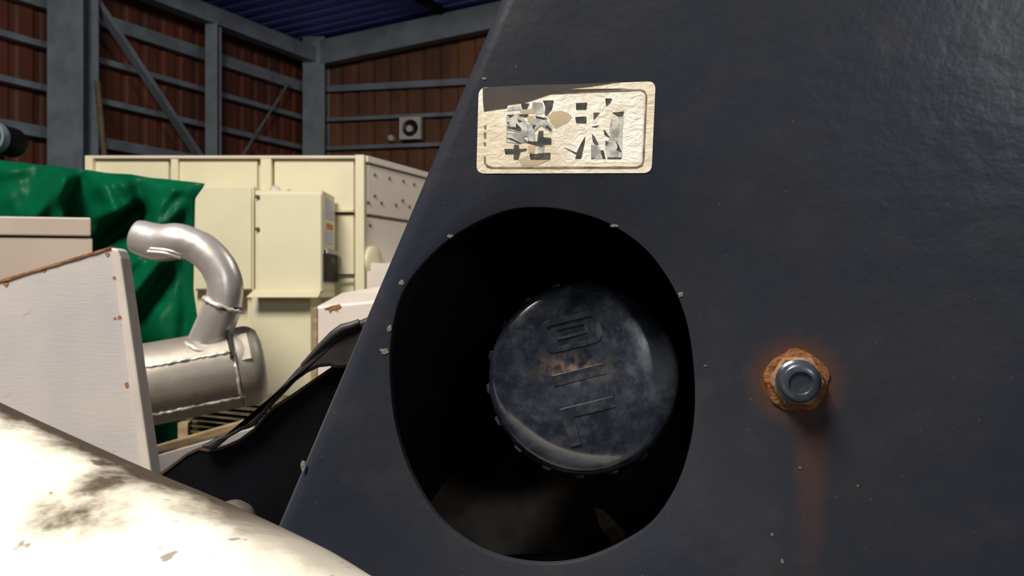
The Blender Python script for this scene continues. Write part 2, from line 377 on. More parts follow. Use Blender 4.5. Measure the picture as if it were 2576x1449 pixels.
p = W(692, 474, 4.75); lathe('beacon', [(0.012, 0.045), (0.03, 0.03), (0.035, 0.0)], V((p.x, 4.75, z1)), (0, 0, 1), M['white'], cab, 16, up=(0, 1, 0))
p = W(727, 474, 4.75); lathe('lock_knob', [(0.008, 0.02), (0.015, 0.015), (0.015, 0.0)], V((p.x, 4.75, z1)), (0, 0, 1), M['seam'], cab, 12, up=(0, 1, 0))
def csel(name, y0, y1, v0, v1, mat, th=0.004, bev=0.001):
    zc0, zc1 = EYE-(v1-CV)/F*4.8, EYE-(v0-CV)/F*4.8
    return box(name, x1, x1+th, y0, y1, zc0, zc1, mat, cab, bev)
csel('instruction_sheet', 4.70, 4.89, 503, 553, M['paper'])
csel('orange_sticker', 4.72, 4.87, 564, 578, M['orange'])
csel('instruction_sheet', 4.69, 4.88, 583, 614, M['paper'])
kp = csel('keypad', 4.63, 4.94, 629, 709, M['dark'], 0.02, 0.004)
box('keypad_cap', x1, x1+0.024, 4.63, 4.94, EYE-(640-CV)/F*4.8, EYE-(629-CV)/F*4.8, M['greyplastic'], kp) .location
box('display', x1+0.018, x1+0.023, 4.72, 4.83, EYE-(662-CV)/F*4.8, EYE-(650-CV)/F*4.8, M['strap'], kp)
bar('conduit', (x1+0.01, 4.9, EYE-(695-CV)/F*4.9), (W(890, 0, 4.95).x, 4.93, EYE-(697-CV)/F*4.95), 0.012, 0.012, M['seam'], cab)
# left wing cabinet
wing = thing('side_cabinet', 'flat cream cabinet half hidden behind the green tarp', 'cabinet', (W(565, 0, 4.75).x, 4.85, 0))
xa, xb = W(470, 0, 4.75).x, W(637, 0, 4.75).x
box('housing', xa, xb, 4.76, 4.955, W(0, 731, 4.75).z, W(0, 468, 4.75).z, M['cream'], wing, 0.006)
box('door', W(492, 0, 4.75).x, xb-0.01, 4.745, 4.762, W(0, 727, 4.75).z, W(0, 472, 4.75).z, M['cream'], wing, 0.003)
box('leg', xa+0.02, xa+0.06, 4.86, 4.9, 0, W(0, 730, 4.75).z, M['cream'], wing); box('leg', xb-0.07, xb-0.03, 4.86, 4.9, 0, W(0, 730, 4.75).z, M['cream'], wing)
# ------------------------------------------------------------------ green tarp over a machine
DT = 2.7
creases = [  # (u0,v0,u1,v1,width,height in m; + is towards the camera)
    (85, 545, 175, 440, 26, 0.060), (150, 560, 165, 450, 22, 0.045), (205, 600, 200, 450, 30, -0.050), (262, 470, 300, 540, 24, 0.055), (300, 450, 340, 520, 18, 0.035),
    (345, 538, 235, 640, 26, -0.120), (325, 520, 240, 545, 14, 0.030), (370, 560, 350, 470, 22, -0.02), (490, 500, 400, 570, 14, 0.030), (505, 475, 440, 560, 12, -0.02),
    (440, 470, 380, 560, 16, 0.025), (330, 745, 400, 660, 26, 0.075), (300, 690, 350, 650, 18, 0.04), (420, 690, 350, 800, 26, -0.05), (470, 560, 470, 840, 20, -0.03), (400, 800, 440, 1000, 40, 0.02),
    (30, 420, 20, 620, 40, 0.02), (0, 470, 90, 430, 22, -0.02)]
def fold(u, v):
    d = 0.0
    for (a, b, c, e, wd, h) in creases:
        dx, dy = c-a, e-b; L2 = dx*dx+dy*dy; t = max(0, min(1, ((u-a)*dx+(v-b)*dy)/L2))
        q = math.hypot(u-a-t*dx, v-b-t*dy); d += h*math.exp(-(q/wd)**2)
    d += 0.014*mnoise.noise(V((u/70, v/90, 0)))+0.006*mnoise.noise(V((u/25, v/40, 3)))
    return d
def rightedge(v):
    pts = [(400, 505), (459, 516), (470, 512), (500, 491), (560, 490), (730, 487), (800, 497), (850, 488), (1000, 474), (1120, 466), (1878, 430)]
    for (a, ua), (b, ub) in zip(pts, pts[1:]):
        if v <= b: return ua+(ub-ua)*max(0, (v-a)/(b-a))
    return pts[-1][1]
def topedge(u): return 402+(u)*0.115+3*mnoise.noise(V((u/60, 0, 5)))
NU, NV = 110, 110
vs, fs = [], []
for j in range(NV+1):
    tj = j/NV; tj2 = tj if tj < 0 else tj**1.25
    for i in range(NU+1):
        ui = i/NU
        v = topedge(-260+ui*776)*(1-tj2)+1870*tj2
        u = -260+(rightedge(v)+260)*ui
        edge = min(1.0, tj*25)*min(1.0, (1-ui)*16)
        d = DT+0.05*(1-ui)**2-fold(u, v)*edge+0.03*(1-edge)
        vs.append(W(u, v, d))
for j in range(NV):
    for i in range(NU):
        a = j*(NU+1)+i; fs.append([a, a+1, a+NU+2, a+NU+1])
# wrap over the top and round the end
nb = len(vs); depth = 0.95
border = [i for i in range(NU+1)]+[j*(NU+1)+NU for j in range(1, NV+1)]
for q in border: vs.append(vs[q]+V((-depth*0.26, depth*0.5, 0.01)))
for q in border: vs.append(vs[q]+V((-depth*0.5, depth, -0.02)))
nbd = len(border)
for i in range(nbd-1):
    fs.append([border[i], border[i+1], nb+i+1, nb+i]); fs.append([nb+i, nb+i+1, nb+nbd+i+1, nb+nbd+i])
tp = build('green_tarp', vs, fs, M['tarp'], None, smooth=True)
for v_ in tp.data.vertices:
    pass
tp.modifiers.new('t', 'SOLIDIFY').thickness = 0.003
tag(tp, 'crumpled green tarpaulin draped over a boxy machine', 'tarp')
# round dark housing above the tarp
hc = W(-4, 350, 3.0)
hl = thing('work_light', 'dark round lamp housing with a pale rim above the green tarp', 'lamp', (hc.x, hc.y, 1.965))
lathe('housing', [(0.044, -0.058), (0.052, -0.054), (0.056, -0.02), (0.058, 0.08), (0.04, 0.12)], hc, (0.05, 1, 0), M['blackpaint'], hl, 28)
lathe('rim', [(0.046, -0.055), (0.060, -0.055), (0.062, -0.03), (0.058, -0.015)], hc, (0.05, 1, 0), M['steelgrey'], hl, 28)
bar('stem', hc-V((0, 0, 0.05)), V((hc.x, hc.y, 1.965)), 0.03, 0.03, M['blackpaint'], hl)
# ------------------------------------------------------------------ beige box and white plate at the left
bg = thing('beige_box', 'plain beige metal box in front of the green tarp', 'box', (W(60, 0, 2.1).x, 2.3, 0))
ax_, bx2 = W(-350, 0, 2.1).x, W(233, 0, 2.1).x
zz0, zz1, zs = 0.0, W(0, 548, 2.1).z, W(0, 597, 2.1).z
def skew(name, za, zb_, bev=0.003, out=0.0):
    # the top edge drops slightly to the right because the box is turned
    return hexa(name, [V((ax_, 1.98-out, za)), V((bx2, 2.1-out, za)), V((bx2, 2.1-out, zb_)), V((ax_, 1.98-out, zb_)),
                       V((ax_, 2.5, za)), V((bx2-0.30, 2.6, za)), V((bx2-0.30, 2.6, zb_)), V((ax_, 2.5, zb_))], M['beige'], bg, bev)
skew('lid', zs+0.002, zz1, 0.004, 0.008); skew('body', 0, zs-0.002)
DPL = 1.12
pl = thing('white_plate', 'dusty white steel side plate with a rusty sloping top edge', 'plate', (W(150, 0, DPL).x, DPL+0.05, 0))
poly = [W(-900, 975, DPL), W(0, 706, DPL), W(278, 622, DPL), W(296, 628, DPL), W(304, 650, DPL), W(381, 1190, DPL), V((W(381, 0, DPL).x+0.08, DPL, 0)), V((W(-900, 0, DPL).x, DPL, 0))]
prism('sheet', poly, (0, 0.012, 0), M['plate'], pl, 0.002)
lipw = 24
lp = [W(278, 622, DPL-0.006), W(296, 628, DPL-0.006), W(304, 650, DPL-0.006), W(381, 1190, DPL-0.006), W(430, 1540, DPL-0.006), W(405, 1540, DPL-0.006), W(356, 1190, DPL-0.006), W(281, 650, DPL-0.006)]
prism('edge_strip', lp, (0, 0.03, 0), M['platelip'], pl, 0.0025)
rs = [W(-900, 973, DPL-0.002)]+[W(u, 706-(u)*84/278-2, DPL-0.002) for u in range(0, 290, 20)]+[W(u, 706-(u)*84/278+3+3*random.random(), DPL-0.002) for u in range(280, -1, -20)]+[W(-900, 981, DPL-0.002)]
prism('rust_brown_edge', rs, (0, 0.016, 0), M['rust'], pl)
for (u, v, r) in ((318, 968, 7), (287, 700, 5), (300, 800, 6), (288, 800, 4), (270, 640, 6), (15, 712, 9), (110, 680, 7)):
    n_ = 9; prism('rust_spot', [W(u+r*(0.6+0.6*random.random())*math.cos(a*2*math.pi/n_), v+r*(0.6+0.6*random.random())*math.sin(a*2*math.pi/n_), (DPL-0.0066 if u > 279+(v-650)*0.139 else DPL-0.0006)) for a in range(n_)], (0, 0.0012, 0), M['rust'], pl)
# ------------------------------------------------------------------ muffler
mu = thing('exhaust_muffler', 'silver exhaust muffler with a curved tailpipe in front of the green tarp', 'muffler', W(500, 1060, 1.55))
ma, mb = W(250, 990, 1.47), W(655, 914, 1.58); md = (mb-ma).normalized(); mr = 0.078
prof = [(mr-0.004, -0.02)]
L_ = (mb-ma).length
lathe('shell', [(mr, 0), (mr, L_*0.84)], ma, md, M['silver2'], mu, 48)
lathe('end_cap', [(mr-0.004, L_*0.80), (mr-0.004, L_*0.84), (mr+0.001, L_*0.845), (mr+0.001, L_*0.93), (mr*0.97, L_*0.965), (mr*0.86, L_*1.0), (mr*0.6, L_*1.02), (0.004, L_*1.03)], ma, md, M['silver2'], mu, 48, split=60)
side = md.cross(V((0, 0, 1))).normalized(); upv = side.cross(md).normalized(); side = side if side.y < 0 else -side
def mpt(t, ang, r=mr): return ma+md*(L_*t)+(side*math.cos(ang)+upv*math.sin(ang))*r
def bead(pts, r=0.0035):
    q = [p+V((random.uniform(-1, 1), random.uniform(-1, 1), random.uniform(-1, 1)))*0.0012 for p in pts]
    tube('weld_bead', q, [r*random.uniform(0.55, 1.25) for _ in q], M['weld'], mu, 8)
bead([mpt(t/40*0.83, 0.52) for t in range(41)])
bead([mpt(t/40*0.86, -0.70) for t in range(41)])
bead([mpt(0.83, 0.52-1.22*t/16) for t in range(17)])
bp_ = [mpt(0.845, 0.95-0.12*k, mr+0.004) for k in range(6)]
prism('hanger_tab', [mpt(0.80, 1.1, mr+0.0), mpt(0.80, 0.35, mr), mpt(0.815, 0.35, mr+0.016), mpt(0.815, 1.1, mr+0.02)], md*0.004, M['dark'], mu)
prism('hanger_tab', [mpt(0.86, 0.95, mr), mpt(0.86, 0.25, mr), mpt(0.90, 0.25, mr+0.006), mpt(0.90, 0.95, mr+0.006)], md*0.01, M['silver2'], mu, 0.001)
DPI = 1.52
ctr = [(508, 900), (528, 850), (562, 765)]
tube('pipe_stub', [W(505, 905, DPI+0.02), W(520, 868, DPI+0.01), W(562, 768, DPI)], [0.037, 0.037, 0.0355], M['silver'], mu, 32)
jw = W(562, 766, DPI); axp = (W(562, 766, DPI)-W(528, 850, DPI)).normalized(); sx = axp.cross(V((0, 1, 0))).normalized(); sy = axp.cross(sx)
bead([jw+(sx*math.cos(a*2*math.pi/40)+sy*math.sin(a*2*math.pi/40))*0.0365 for a in range(41)], 0.0045)
jb = W(514, 880, DPI); bead([jb+(sx*math.cos(a*2*math.pi/30)+sy*math.sin(a*2*math.pi/30))*0.038+V((0, 0, 0.004)) for a in range(31)], 0.004)
path = catmull([W(562, 768, DPI), W(566, 715, DPI), W(545, 665, DPI), W(505, 626, DPI), W(455, 608, DPI), W(400, 610, DPI+0.01), W(350, 596, DPI+0.02), W(335, 592, DPI+0.02)], 8)
npp = len(path)
rad = []
for i in range(npp):
    t = i/(npp-1); r = 0.0335-0.003*t
    if 0.5 < t < 0.92: r += 0.0042*math.sin((t-0.5)/0.42*math.pi)
    if t > 0.9: r -= (t-0.9)*0.07
    rad.append(r)
tube('tailpipe', path, rad, M['silver'], mu, 40, hollow=0.003, wob=0.02)
# wrinkles inside the bend
for (a, b) in (((372, 634), (455, 648)), ((380, 626), (470, 644))):
    tube('bend_wrinkle', catmull([W(a[0], a[1], DPI-0.022), W((a[0]+b[0])/2, (a[1]+b[1])/2-4, DPI-0.026), W(b[0], b[1], DPI-0.018)], 5), 0.004, M['silver'], mu, 8)
# ------------------------------------------------------------------ things below the muffler
rl = thing('tan_rail', 'worn tan steel rail below the muffler', 'rail', W(480, 1130, 1.3))
hexa('bar', [W(300, 1173, 1.28), W(660, 1064, 1.42), W(660, 1042, 1.42), W(300, 1146, 1.28), W(300, 1173, 1.31), W(660, 1064, 1.45), W(660, 1042, 1.45), W(300, 1146, 1.31)], M['tan'], rl, 0.004)
hexa('web_plate', [W(290, 1420, 1.285), W(760, 1320, 1.43), W(760, 1040, 1.43), W(290, 1175, 1.285), W(290, 1420, 1.30), W(760, 1320, 1.445), W(760, 1040, 1.445), W(290, 1175, 1.30)], M['plate'], rl, 0.002)
box('support_post', W(560, 0, 1.36).x-0.03, W(560, 0, 1.36).x+0.03, 1.375, 1.43, 0, W(0, 1160, 1.37).z, M['tan'], rl)
sl = thing('slatted_rack', 'dark olive slatted rack under the muffler end', 'rack', (W(570, 0, 1.95).x, 2.0, 0))
for i in range(7):
    z = W(0, 1000+i*15, 1.95).z
    hexa('slat', [V((W(470, 0, 1.95).x, 1.95, z-0.004+0.002*i)), V((W(760, 0, 1.95).x, 1.95, z-0.03)), V((W(760, 0, 1.95).x, 1.95, z-0.023)), V((W(470, 0, 1.95).x, 1.95, z+0.004)),
                  V((W(470, 0, 1.95).x, 2.1, z-0.004)), V((W(760, 0, 1.95).x, 2.1, z-0.03)), V((W(760, 0, 1.95).x, 2.1, z-0.023)), V((W(470, 0, 1.95).x, 2.1, z+0.004))], M['olive'], sl)
box('back_board', W(468, 0, 2.1).x, W(700, 0, 2.1).x, 2.1, 2.12, 0, W(0, 998, 2.1).z, M['olive'], sl)
box('post', W(464, 0, 1.95).x-0.012, W(464, 0, 1.95).x+0.012, 1.94, 1.97, 0, W(0, 1062, 1.95).z, M['tan'], sl)
# white box with rust beside the dark panel
wbx = thing('white_hopper', 'white painted steel box with a rust scar next to the dark panel', 'box', (W(900, 0, 1.9).x, 2.1, 0))
D1 = 1.9
pr = [W(795, 770, D1), W(1180, 735, D1), W(1180, 1300, D1), W(795, 1300, D1)]
gx0, gx1 = W(795, 0, D1).x, W(1180, 0, D1).x
za, zb2 = W(0, 770, D1).z, W(0, 735, D1).z
A = [V((gx0, D1, 0)), V((gx1, D1, 0)), V((gx1, D1, zb2)), V((gx0, D1, za))]
t0, t1 = W(857, 737, D1+0.22), W(1190, 680, D1+0.22)
B = [V((t0.x-0.06, D1+0.3, 0)), V((t1.x, D1+0.3, 0)), t1, t0]
M['whitepaint'] = simple('dusty_white_paint', (0.66, 0.57, 0.52, 1), (0.60, 0.52, 0.47, 1), 6, 0.5)
hexa('body', A+B, M['whitepaint'], wbx, 0.006)
st = [(815, 776), (835, 769), (853, 765), (858, 770), (852, 776), (846, 775), (850, 783), (842, 778), (833, 779), (829, 787), (827, 778)]
prism('rust_scar', [W(u, v, D1-0.003) for (u, v) in st], (0, 0.004, 0), M['rust'], wbx)
box('rust_brown_edge', gx0-0.007, gx0+0.004, D1-0.003, D1+0.02, 0, za-0.004, M['tan'], wbx, 0.002)  # thin brown strip down the left edge of the box
# ------------------------------------------------------------------ near cream tube
r_t = 0.085
edge = [(-1500, 300, 0.72), (-800, 625, 0.59), (-300, 865, 0.50), (0, 1012, 0.45), (200, 1104, 0.425), (380, 1184, 0.40), (540, 1250, 0.377), (700, 1322, 0.355), (830, 1386, 0.338), (930, 1446, 0.325), (1060, 1522, 0.313), (1300, 1665, 0.297), (1600, 1850, 0.285), (1950, 2060, 0.275), (2300, 2280, 0.268)]
ep = catmull([W(*e) for e in edge], 10)
eye = V((0, 0, EYE)); cpath = []
for i, p in enumerate(ep):
    t = (ep[min(len(ep)-1, i+1)]-ep[max(0, i-1)]).normalized(); vw = (p-eye).normalized()
    nn = t.cross(vw).normalized(); nn = nn if nn.z < 0 else -nn
    cpath.append(p+nn*r_t)
def mat_tube(edge_c, blot, blot2, xf):
    n = NT('cream_paint_worn'); uv = n.tc.outputs['UV']; x, y, z = n.sep(uv)
    c = n.mix(n.step(n.noise(18, 4), 0.4, 0.7), (0.80, 0.74, 0.62, 1), (0.83, 0.79, 0.70, 1))
    nv = n.mapped(n.tc.outputs['Object'], (1.0, 1.0, 2.2), rot=(0, 0.6, 0))
    nz = n.noise(40, 5, nv, 0.65); nz2 = n.noise(95, 4, nv, 0.6)
    band = n.step(n.math('ADD', y, n.math('MULTIPLY', n.math('SUBTRACT', nz, 0.5), -0.085)), edge_c-0.048, edge_c+0.004)
    fade = n.step(x, xf+0.10, xf-0.04); band = n.math('MULTIPLY', band, n.math('MULTIPLY_ADD', fade, 0.95, 0.0))
    def gau(cx, cy, sx_, sy_, amp):
        a = n.math('DIVIDE', n.math('SUBTRACT', x, cx), sx_); b = n.math('DIVIDE', n.math('SUBTRACT', y, cy), sy_)
        q = n.math('ADD', n.math('MULTIPLY', a, a), n.math('MULTIPLY', b, b))
        return n.math('MULTIPLY', n.math('EXPONENT', n.math('MULTIPLY', q, -1.0)), amp)
    g = n.math('ADD', gau(*blot), gau(*blot2))
    bl = n.step(n.math('MULTIPLY', g, n.math('ADD', nz, n.math('MULTIPLY', nz2, 0.6))), 0.40, 0.95)
    sp = n.math('MULTIPLY', n.step(n.noise(85, 2), 0.66, 0.71), 0.7)
    c = n.mix(n.math('MULTIPLY', bl, 0.95), c, (0.060, 0.036, 0.016, 1))
    c = n.mix(sp, c, (0.07, 0.045, 0.028, 1))
    c = n.mix(band, c, (0.030, 0.014, 0.005, 1))
    n.bump(nz, 0.1, 0.003)
    return n.fin(c, 0.55, 0.0, 0.2)
seg = 72; vs, fs, uvs = [], [], []; run = 0.0
for i, p in enumerate(cpath):
    t = (cpath[min(len(cpath)-1, i+1)]-cpath[max(0, i-1)]).normalized(); s_ = t.cross(V((0, 0, 1))).normalized(); b_ = s_.cross(t)
    if i: run += (cpath[i]-cpath[i-1]).length
    for k in range(seg):
        a = 2*math.pi*k/seg-math.pi/2; vs.append(p+s_*math.cos(a)*r_t+b_*math.sin(a)*r_t); uvs.append((run, k/seg))
for i in range(len(cpath)-1):
    for k in range(seg): fs.append([i*seg+k, i*seg+(k+1) % seg, (i+1)*seg+(k+1) % seg, (i+1)*seg+k])
fs.append(list(range(seg))); fs.append(list(range((len(cpath)-1)*seg, len(cpath)*seg)))
def uv_at(u, v):
    best = None
    for q, p in enumerate(vs):
        r = p-eye; uu, vv = CU+r.x/r.y*F, CV-r.z/r.y*F; e = math.hypot(uu-u, vv-v)
        if e < 14 and (best is None or r.length < best[0]): best = (r.length, q)
    return uvs[best[1]] if best else (0.2, 0.1)
e0 = uv_at(380, 1192); bA = uv_at(185, 1270); bB = uv_at(290, 1205)
print('TUBE UV', e0, bA, bB, uv_at(50, 1400), uv_at(640, 1310), 'run', run)
tb = thing('cream_tube', 'thick cream tube with brown stains across the lower left foreground', 'tube', cpath[0])
sgn = 1 if bA[1] > e0[1] else -1
to = build('tube_body', vs, fs, mat_tube(e0[1], (bA[0], bA[1], 0.045, 0.06, 1.0), (bB[0], bB[1], 0.02, 0.025, 0.8), uv_at(640, 1306)[0]), tb, smooth=True)
ul = to.data.uv_layers.new(name='UVMap')
for lp_ in to.data.loops: ul.data[lp_.index].uv = uvs[lp_.vertex_index]
M['knob'] = simple('greasy_grey_knob', (0.10, 0.085, 0.07, 1), (0.06, 0.05, 0.04, 1), 60, 0.5)
kc = W(584, 1322, 0.44)
lathe('end_knob', [(0.008, 0.010), (0.0115, 0.008), (0.0135, 0.004), (0.0135, -0.015)], kc, (-0.15, -0.5, 0.75), M['knob'], tb, 32)
# ------------------------------------------------------------------ dark machine with the fuel filler
wm = thing('work_machine', 'dark navy machine side with a fuel cap inside an oval opening', 'machine', (0.25, 0.75, 0))
TA = 0.176; PC = 0.4848
PN = V((-TA, -1, 0)).normalized(); PX = V((1, -TA, 0)).normalized(); PZ = V((0, 0, 1))
def PP(u, v, out=0.0):           # pixel on the panel front plane, lifted by out
    d = PC/(1+TA*(u-CU)/F); return W(u, v, d)+PN*out
P0 = PP(1370, 970)
def to2(p): q = p-P0; return (q.dot(PX), q.dot(PZ))
def from2(x, z, out=0.0): return P0+PX*x+PZ*z+PN*out
hole_px = [(1361, 521), (1264, 532), (1154, 584), (1070, 656), (1011, 740), (984, 850), (982, 967), (998, 1084), (1037, 1200), (1102, 1304), (1186, 1372), (1277, 1408), (1381, 1420),
           (1478, 1405), (1575, 1362), (1647, 1310), (1705, 1220), (1738, 1116), (1749, 1019), (1745, 915), (1728, 811), (1692, 720), (1627, 630), (1543, 568), (1459, 536)]
hole2 = [to2(p) for p in catmull([PP(*h) for h in hole_px], 6, True)]
NH = len(hole2)
outer = [to2(PP(1250+0.424*420, -420)), to2(PP(3300, -420)), to2(PP(3300, 2150)), to2(PP(1250-0.424*2150, 2150))]
def ray_out(ang, inset):
    dx, dz = math.cos(ang), math.sin(ang); best = 1e9; n4 = len(outer)
    cxm = sum(p[0] for p in outer)/4; czm = sum(p[1] for p in outer)/4
    for i in range(n4):
        (ax, az), (bx, bz) = outer[i], outer[(i+1) % n4]
        nx, nz = bz-az, -(bx-ax); l = math.hypot(nx, nz); nx, nz = nx/l, nz/l
        if (cxm-ax)*nx+(czm-az)*nz > 0: nx, nz = -nx, -nz
        h = ax*nx+az*nz-inset; dn = dx*nx+dz*nz
        if dn > 1e-6: best = min(best, h/dn)
    return best
angs = [math.atan2(z, x) for (x, z) in hole2]
for c in outer:        # snap one sample onto each corner direction
    a = math.atan2(c[1], c[0]); i = min(range(NH), key=lambda q: abs((angs[q]-a+math.pi) % (2*math.pi)-math.pi)); angs[i] = a
th, rb, rh = 0.0055, 0.011, 0.0009
rings = []
rings.append([from2(x*(1), z, -th) for (x, z) in hole2])                       # hole back
rings.append([from2(x, z, -rh) for (x, z) in hole2])
def grow(x, z, g): l = math.hypot(x, z); return x*(1+g/l), z*(1+g/l)
rings.append([from2(*grow(x, z, rh*0.3), -rh*0.3) for (x, z) in hole2])
rings.append([from2(*grow(x, z, rh), 0) for (x, z) in hole2])
for f in (0.3, 0.65):
    rings.append([from2(*[h*(1-f)+o for h, o in zip(grow(*hp, rh), (f*ray_out(a, rb)*math.cos(a), f*ray_out(a, rb)*math.sin(a)))], 0) for hp, a in zip(hole2, angs)])
for k in range(7):
    q = k/6*math.pi/2; ins, dep = rb*(1-math.sin(q)), -rb*(1-math.cos(q))
    rings.append([from2(ray_out(a, ins)*math.cos(a), ray_out(a, ins)*math.sin(a), dep) for a in angs])
rings.append([from2(ray_out(a, 0)*math.cos(a), ray_out(a, 0)*math.sin(a), -0.045) for a in angs])
rings.append([from2(ray_out(a, 0.005)*math.cos(a), ray_out(a, 0.005)*math.sin(a), -0.045) for a in angs])
rings.append([from2(ray_out(a, 0.012)*math.cos(a), ray_out(a, 0.012)*math.sin(a), -th-0.008) for a in angs])
vs = [p for r in rings for p in r]; R = len(rings)
fs = [[i*NH+k, i*NH+(k+1) % NH, ((i+1) % R)*NH+(k+1) % NH, ((i+1) % R)*NH+k] for i in range(R) for k in range(NH)]
bolt = PP(2003, 957)
def mat_panel(org):
    n = NT('navy_panel_paint'); ob = n.tc.outputs['Object']; x, y, z = n.sep(ob)
    c = n.mix(n.step(n.noise(9, 5), 0.35, 0.68), (0.021, 0.025, 0.037, 1), (0.029, 0.030, 0.037, 1))
    c = n.mix(n.math('MULTIPLY', n.step(n.noise(35, 4), 0.5, 0.75), 0.35), c, (0.042, 0.038, 0.044, 1))
    c = n.mix(n.math('MULTIPLY', n.step(n.noise(420, 2), 0.73, 0.77), 0.35), c, (0.16, 0.15, 0.15, 1))
    bx, bz = bolt.x-org.x, bolt.z-org.z
    dx, dz = n.math('SUBTRACT', x, bx), n.math('SUBTRACT', z, bz)
    d = n.math('SQRT', n.math('ADD', n.math('MULTIPLY', dx, dx), n.math('MULTIPLY', dz, dz)))
    nz = n.noise(160, 4); nl = n.noise(60, 4)
    d2 = n.math('MULTIPLY_ADD', n.math('SUBTRACT', nz, 0.5), 0.012, d)
    ring = n.step(d2, 0.0205, 0.0155); halo = n.math('MULTIPLY', n.step(d2, 0.032, 0.015), 0.35)
    sx = n.math('ABSOLUTE', n.math('SUBTRACT', dx, n.math('MULTIPLY_ADD', n.math('SUBTRACT', nl, 0.5), 0.012, 0.008)))
    run_ = n.math('MULTIPLY', n.step(sx, 0.013, 0.001), n.math('MULTIPLY', n.step(dz, -0.01, -0.03), n.step(dz, -0.14, -0.04)))
    c = n.mix(n.math('MULTIPLY', run_, 0.22), c, (0.16, 0.055, 0.02, 1))
    c = n.mix(n.math('MAXIMUM', ring, halo), c, n.mix(nz, (0.05, 0.016, 0.006, 1), (0.24, 0.085, 0.025, 1)))
    h = n.math('ADD', n.noise(55, 3), n.math('MULTIPLY', n.noise(260, 3), 0.12))
    n.bump(h, 0.10, 0.006)
    return n.fin(c, n.math('MULTIPLY_ADD', n.noise(14, 3), 0.16, 0.24), 0.0, 0.32)
org = V((0, 0, 0))
for v in vs: org += v
org /= len(vs)
panel = build('side_panel', vs, fs, mat_panel(org), wm, smooth=True, origin=org)
panel.modifiers.new('sharp', 'EDGE_SPLIT').split_angle = math.radians(32)
# hidden chassis that carries the panel and shuts the compartment
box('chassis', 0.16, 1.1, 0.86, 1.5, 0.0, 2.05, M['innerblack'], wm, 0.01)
def pbox(name, u0, u1, v0, v1, o0, o1, mat):
    a = [to2(PP(u0, v1)), to2(PP(u1, v0))]
    pts = [(a[0][0], a[0][1]), (a[1][0], a[0][1]), (a[1][0], a[1][1]), (a[0][0], a[1][1])]
    return hexa(name, [from2(x, z, o0) for (x, z) in pts]+[from2(x, z, o1) for (x, z) in pts], mat, wm)
pbox('compartment_wall', 1010, 1030, 380, 1600, -0.012, -0.42, M['innerblack']) if False else None
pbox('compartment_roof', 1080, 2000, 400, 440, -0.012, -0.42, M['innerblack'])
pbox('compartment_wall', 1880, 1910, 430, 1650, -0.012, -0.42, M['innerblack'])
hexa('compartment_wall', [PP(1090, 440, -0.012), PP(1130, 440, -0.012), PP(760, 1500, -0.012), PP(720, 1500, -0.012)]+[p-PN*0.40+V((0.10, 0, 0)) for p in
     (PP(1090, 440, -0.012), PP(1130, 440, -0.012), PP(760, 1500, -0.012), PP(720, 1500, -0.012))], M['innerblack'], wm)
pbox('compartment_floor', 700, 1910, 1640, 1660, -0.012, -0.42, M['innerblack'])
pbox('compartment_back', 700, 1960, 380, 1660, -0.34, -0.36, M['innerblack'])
# tank shoulder (rounded), below the cap
ta, tbb = W(930, 1262, 0.70), W(1300, 1038, 0.72); tdir = (tbb-ta).normalized(); tn = tdir.cross(V((0, 1, 0))).normalized(); tn = tn if tn.z < 0 else -tn
rt = 0.085
tube('tank_shoulder', [ta+tn*rt-tdir*0.05, ta+tn*rt, tbb+tn*rt+tdir*0.22], rt, M['tankbrown'], wm, 48)
tube('tank_shoulder', [W(1150, 1420, 0.66)+V((0, 0.05, -0.03)), W(1850, 1330, 0.66)+V((0, 0.05, -0.03))], 0.06, M['tankbrown'], wm, 40)
tube('inner_clip', [W(1118, 1062, 0.70), W(1140, 1057, 0.70), W(1165, 1063, 0.70)], 0.004, M['tankbrown'], wm, 8)
# fuel cap
DCAP = 0.516; cc = W(1471, 948, DCAP); cax = V((0.045, 1.0, -0.15)).normalized()
def mat_cap():
    n = NT('dusty_black_plastic'); ob = n.tc.outputs['Object']
    d1 = n.step(n.noise(28, 6, None, 0.65, 0.4), 0.40, 0.72); d2 = n.step(n.noise(85, 5, None, 0.7), 0.42, 0.75)
    m = n.math('MULTIPLY_ADD', d2, 0.35, n.math('MULTIPLY', d1, 0.5), clamp=True)
    c = n.mix(m, (0.012, 0.015, 0.025, 1), (0.085, 0.098, 0.125, 1))
    x, y, z = n.sep(ob)
    def g(cx, cz, sx_, sz_):
        a = n.math('DIVIDE', n.math('SUBTRACT', x, cx), sx_); b = n.math('DIVIDE', n.math('SUBTRACT', z, cz), sz_)
        return n.math('EXPONENT', n.math('MULTIPLY', n.math('ADD', n.math('MULTIPLY', a, a), n.math('MULTIPLY', b, b)), -1.0))
    sand = n.math('MULTIPLY', g(-0.008, 0.006, 0.018, 0.008), n.step(n.noise(110, 4), 0.38, 0.62))
    c = n.mix(n.math('MULTIPLY', sand, 0.8), c, (0.26, 0.18, 0.11, 1))
    n.bump(n.noise(150, 4), 0.05, 0.002)
    n.p.inputs['Coat Weight'].default_value = 1.0; n.p.inputs['Coat Roughness'].default_value = 0.09; n.p.inputs['Coat IOR'].default_value = 1.9
    return n.fin(c, n.math('MULTIPLY_ADD', m, 0.25, 0.14), 0.0, 0.8)
M['cap'] = mat_cap()
M['capmark'] = simple('dusty_black_emboss', (0.013, 0.015, 0.023, 1), (0.06, 0.062, 0.070, 1), 90, 0.3, lo=0.4, hi=0.75)
RC = 0.0630
prof = [(0.002, -0.0045), (RC*0.45, -0.0042), (RC*0.75, -0.0032), (RC*0.88, -0.0018)]
for k in range(1, 9):
    a = k/8*math.pi/2; prof.append((RC*0.90+RC*0.10*math.sin(a), -0.0012+0.009*(1-math.cos(a))))
prof += [(RC, 0.034), (RC*0.93, 0.035)]
